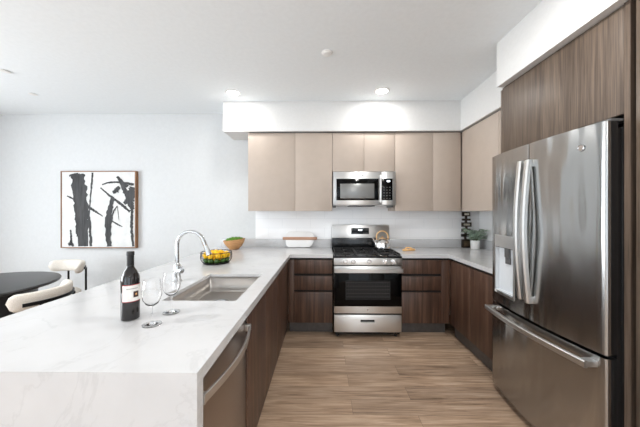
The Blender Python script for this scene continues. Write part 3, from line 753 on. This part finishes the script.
def glass(x, y, label):
    t = thing('wine_glass', (x, y, ZI), label, 'glass', 'wine glasses beside the bottle')
    b = B(); b.lathe([(0, .003), (.006, .004), (.035, .0012), (.037, .0005), (.037, .0025), (.012, .007), (.0045, .013), (.0036, .03), (.0036, .078), (0, .078)], (x, y, ZI), 36); obj('stem', b, 'clear_glass', t)
    out = [(0, .076), (.006, .078), (.022, .088), (.034, .108), (.0385, .130), (.037, .155), (.033, .180), (.031, .192)]
    inn = [(r-.0013 if r > .01 else 0, z+.0016) for r, z in out[1:]]
    inn = [(.0298, .192)] + [(r-.0012, z) for r, z in reversed(out[3:-1])] + [(.0205, .0895), (0, .081)]
    b = B(); b.lathe(out+inn, (x, y, ZI), 40); obj('bowl', b, 'clear_glass', t)
glass(-.733, 1.126, 'empty stemmed wine glass nearer the camera, left of the other')
glass(-.729, 1.264, 'empty stemmed wine glass nearer the sink, right of the other')

# ------------------------------------------------------------------ lemon bowl
LX, LY = -1.009, 2.494
t = thing('wire_bowl', (LX, LY, ZI), 'low round dark wire bowl holding lemons, behind the faucet', 'bowl')
prof = [(.118, .012), (.134, .03), (.140, .055), (.139, .085), (.137, .105)]
b = B(); b.tube([(LX+.137*math.cos(a), LY+.137*math.sin(a), ZI+.105) for a in [2*PI*i/64 for i in range(64)]], .0036, 8, True); obj('rim', b, 'black_metal', t)
b = B()
for i in range(40):
    a = 2*PI*i/40; b.tube([(LX+r*math.cos(a), LY+r*math.sin(a), ZI+z) for r, z in prof], .0012, 6)
for r, z in ((.118, .010), (.1395, .06)): b.tube([(LX+r*math.cos(a), LY+r*math.sin(a), ZI+z) for a in [2*PI*i/48 for i in range(48)]], .0018, 6, True)
obj('wires', b, 'black_metal', t)
b = B(); b.lathe([(0, .001), (.112, .001), (.118, .006), (.114, .010), (0, .010)], (LX, LY, ZI), 48); obj('base', b, 'black_metal', t)
def fruit(name, m, r):
    b = B(); b.lathe([(0, -r*1.32), (r*.14, -r*1.27), (r*.30, -r*1.05), (r*.72, -r*.72), (r*.95, -r*.3), (r, .05*r), (r*.9, r*.45), (r*.6, r*.85), (r*.28, r*1.08), (r*.13, r*1.25), (0, r*1.3)], (0, 0, 0), 20)
    return obj(name, b, m, origin=(0, 0, 0))
lm0 = fruit('lemon', 'lemon', .026); li0 = fruit('lime', 'lime', .022)
first = {'lemon': True, 'lime': True}
def put(proto, x, y, z, rx, rz, label, group):
    key = 'lemon' if proto is lm0 else 'lime'
    o = proto if first[key] else proto.copy()
    if not first[key]: C.objects.link(o)
    first[key] = False
    o.location = (x, y, z); o.rotation_euler = (rx, 0, rz); tag(o, label, 'fruit', group)
rr = random.Random(5)
for i in range(11):
    a = 2*PI*i/11; put(li0, LX+.096*math.cos(a), LY+.096*math.sin(a), ZI+.033, PI/2, a+rr.uniform(-.2, .2), 'green lime low in the dark wire bowl', 'limes in the wire bowl')
for i in range(5):
    a = 2*PI*i/5; put(lm0, LX+.045*math.cos(a), LY+.045*math.sin(a), ZI+.040, PI/2, a+PI/2, 'yellow lemon in the dark wire bowl', 'lemons in the wire bowl')
for i in range(10):
    a = 2*PI*i/10+.2; put(lm0, LX+.099*math.cos(a), LY+.099*math.sin(a), ZI+.079+rr.uniform(-.002, .004), PI/2, a+rr.uniform(-.4, .4)+PI*.5*0, 'yellow lemon in the dark wire bowl', 'lemons in the wire bowl')
for i in range(4):
    a = 2*PI*i/4+.5; put(lm0, LX+.036*math.cos(a), LY+.036*math.sin(a), ZI+.096, PI/2, a+1.2, 'yellow lemon in the dark wire bowl', 'lemons in the wire bowl')

# ------------------------------------------------------------------ wooden bowl with greens
WX, WY = -1.155, 3.42
b = B()
b.lathe([(0, 0), (.055, 0), (.062, .006), (.095, .04), (.122, .08), (.137, .122), (.137, .126), (.132, .126), (.117, .085), (.088, .045), (.05, .016), (0, .014)], (WX, WY, ZI), 48)
for v in b.bm.verts:
    if v.co.z > ZI+.07: v.co.z += (v.co.x-WX)*.10*(v.co.z-ZI-.07)/.055
tag(obj('wooden_bowl', b, 'bowl_wood'), 'light wooden bowl of greens by the back wall', 'bowl')
b = B(); rg = random.Random(9)
for i in range(240):
    a = rg.uniform(0, 2*PI); r = .098*math.sqrt(rg.random()); z = ZI+.116+.032*(1-(r/.12)**2)+rg.uniform(-.014, .006)+math.cos(a)*r*.1
    M = Matrix.Rotation(rg.uniform(0, 6.28), 4, 'Z') @ Matrix.Rotation(rg.uniform(-.9, .9), 4, 'X') @ Matrix.Rotation(rg.uniform(-.6, .6), 4, 'Y')
    b.ball((WX+r*math.cos(a), WY+r*math.sin(a), z), .017, (1, .7, .35), M, 8, 6)
b.lathe([(0, .022), (.045, .024), (.080, .05), (.102, .09), (.104, .110), (0, .125)], (WX, WY, ZI), 32)
tag(obj('salad_greens', b, 'greens'), 'heap of bright green leaves filling the wooden bowl', 'greens', kind='stuff')

# ------------------------------------------------------------------ serving board against the wall
t = thing('serving_board', (-.31, 3.6, ZI), 'white marble serving board with a wooden bar handle leaning on the backsplash', 'serving board')
poly = [(-.47, 0), (-.19, 0), (-.155, .03), (-.125, .09), (-.125, .15), (-.155, .20), (-.19, .215), (-.47, .215), (-.505, .19), (-.515, .11), (-.505, .03)]
lean = Matrix.Translation((0, 3.572, ZI+.006)) @ Matrix.Rotation(math.radians(-16), 4, 'X')
b = B(); b.prism([(x, z) for x, z in poly], 0, .014, 'Y', bev=.003); bmesh.ops.transform(b.bm, matrix=lean, verts=b.bm.verts); obj('marble_slab', b, 'marble', t)
b = B(); b.box(-.552, -.085, -.020, -.0005, .098, .137, bev=.008, seg=3); b.lathe([(0, 0), (.006, 0), (.006, .002), (0, .002)], (-.53, -.0195, .117), 16, Matrix.Rotation(PI/2, 4, 'X'))
bmesh.ops.transform(b.bm, matrix=lean, verts=b.bm.verts); obj('wooden_bar', b, 'bar_wood', t)

# ------------------------------------------------------------------ wooden link ornament
t = thing('wooden_link_ornament', (1.055, 3.30, ZI), 'small light wooden chain-link ornament on the counter right of the range', 'ornament')
for k, (dx, dy, rz, tilt) in enumerate(((-.045, -.014, .55, .16), (.0, .0, -.55, .8), (.046, .012, .45, .16))):
    b = B(); pts = []
    for i in range(32):
        a = 2*PI*i/32; pts.append((.040*math.cos(a), .020*math.sin(a), 0))
    b.tube(pts, .0085, 10, True)
    M = Matrix.Translation((1.055+dx, 3.30+dy, ZI+(.0125 if tilt < .5 else .0240))) @ Matrix.Rotation(rz, 4, 'Z') @ Matrix.Rotation(tilt, 4, 'X')
    bmesh.ops.transform(b.bm, matrix=M, verts=b.bm.verts); obj('link', b, 'knot_wood', t)

# ------------------------------------------------------------------ totem sculpture and potted plant
SXc, SYc = 1.925, 3.612
t = thing('totem_sculpture', (SXc, SYc, ZI), 'dark bronze totem of stacked blocks in the counter corner', 'sculpture')
b = B()
b.box(SXc-.055, SXc+.055, SYc-.022, SYc+.022, 0+ZI, ZI+.115, bev=.006)
for dx, z0, z1, hw in ((-.012, .15, .19, .050), (.0, .215, .262, .055)): b.box(SXc+dx-hw, SXc+dx+hw, SYc-.02, SYc+.02, ZI+z0, ZI+z1, bev=.006)
for x0_, x1_, z0, z1 in ((-.056, .066, .290, .306), (-.056, .066, .334, .350), (-.056, -.040, .306, .334), (.050, .066, .306, .334)): b.box(SXc+x0_, SXc+x1_, SYc-.02, SYc+.02, ZI+z0, ZI+z1, bev=.004)
b.box(SXc-.05, SXc+.056, SYc-.02, SYc+.02, ZI+.375, ZI+.403, bev=.006)
b.box(SXc-.05, SXc+.048, SYc-.02, SYc+.02, ZI+.435, ZI+.497, bev=.006)
for z0, z1, dx in ((.115, .15, -.01), (.19, .215, -.005), (.262, .29, .005), (.35, .375, 0), (.403, .435, 0)): b.cyl((SXc+dx, SYc, ZI+z0-.003), (SXc+dx, SYc, ZI+z1+.003), .016, 14)
obj('blocks', b, 'bronze', t)
b = B(); yq = SYc-.0235
b.box(SXc-.040, SXc+.040, yq, SYc-.020, ZI+.018, ZI+.095, bev=.004); obj('inlay', b, 'brass_edge', t)
b = B(); b.box(SXc-.038, SXc+.048, SYc-.012, SYc+.012, ZI+.308, ZI+.332, bev=.003); b.box(SXc-.045, SXc+.03, SYc-.0225, SYc-.018, ZI+.228, ZI+.25, bev=.002); b.box(SXc-.03, SXc+.03, SYc-.0225, SYc-.018, ZI+.452, ZI+.48, bev=.002); obj('inlay', b, 'pale_stone', t)
t.scale = (1, 1, .97)
QX, QY = 1.978, 3.49
t = thing('potted_plant', (QX, QY, ZI), 'grey-green leafy plant in a white round pot near the refrigerator', 'plant')
b = B(); b.lathe([(0, 0), (.048, 0), (.052, .004), (.055, .110), (.050, .112), (.049, .095), (0, .095)], (QX, QY, ZI), 36); obj('pot', b, 'pot_white', t)
b = B(); b.lathe([(0, .0955), (.048, .0955), (.03, .1), (0, .101)], (QX, QY, ZI), 24); obj('soil', b, 'soil', t)
st = B(); lf = B(); rp = random.Random(11)
for i in range(46):
    a = rp.uniform(0, 2*PI); reach = rp.uniform(.04, .16); hgt = rp.uniform(.02, .17)
    tx = QX+math.cos(a)*reach; ty = QY+math.sin(a)*reach
    tx = min(tx, XW-.045); ty = min(ty, YW-.14)
    p0 = Vector((QX+math.cos(a)*.02, QY+math.sin(a)*.02, ZI+.098)); p1 = Vector((QX+math.cos(a)*reach*.45, QY+math.sin(a)*reach*.45, ZI+.10+hgt)); p3 = Vector((tx, ty, ZI+.10+hgt*.9))
    pts = [p0.lerp(p1, q).lerp(p1.lerp(p3, q), q) for q in [j/8 for j in range(9)]]
    st.tube(pts, .0012, 5)
    for j in range(2, 9):
        for sgn in (-1, 1):
            q = pts[j]; L = rp.uniform(.024, .036); wv = L*.42
            M = Matrix.Translation(q) @ Matrix.Rotation(a+sgn*rp.uniform(.6, 1.4), 4, 'Z') @ Matrix.Rotation(rp.uniform(-.7, .3), 4, 'Y') @ Matrix.Rotation(rp.uniform(-.6, .6), 4, 'X')
            tt = bmesh.new(); o_ = [(0, 0, 0), (L*.35, wv/2, .002), (L*.75, wv*.42, .001), (L, 0, -.003), (L*.75, -wv*.42, .001), (L*.35, -wv/2, .002)]
            vs = [tt.verts.new(c_) for c_ in o_]; md_ = tt.verts.new((L*.5, 0, -.002))
            for k in range(6): tt.faces.new((vs[k], vs[(k+1) % 6], md_))
            lf.merge(tt, None, M)
obj('stems', st, 'stem', t); obj('foliage', lf, 'leaf', t, recalc=False)
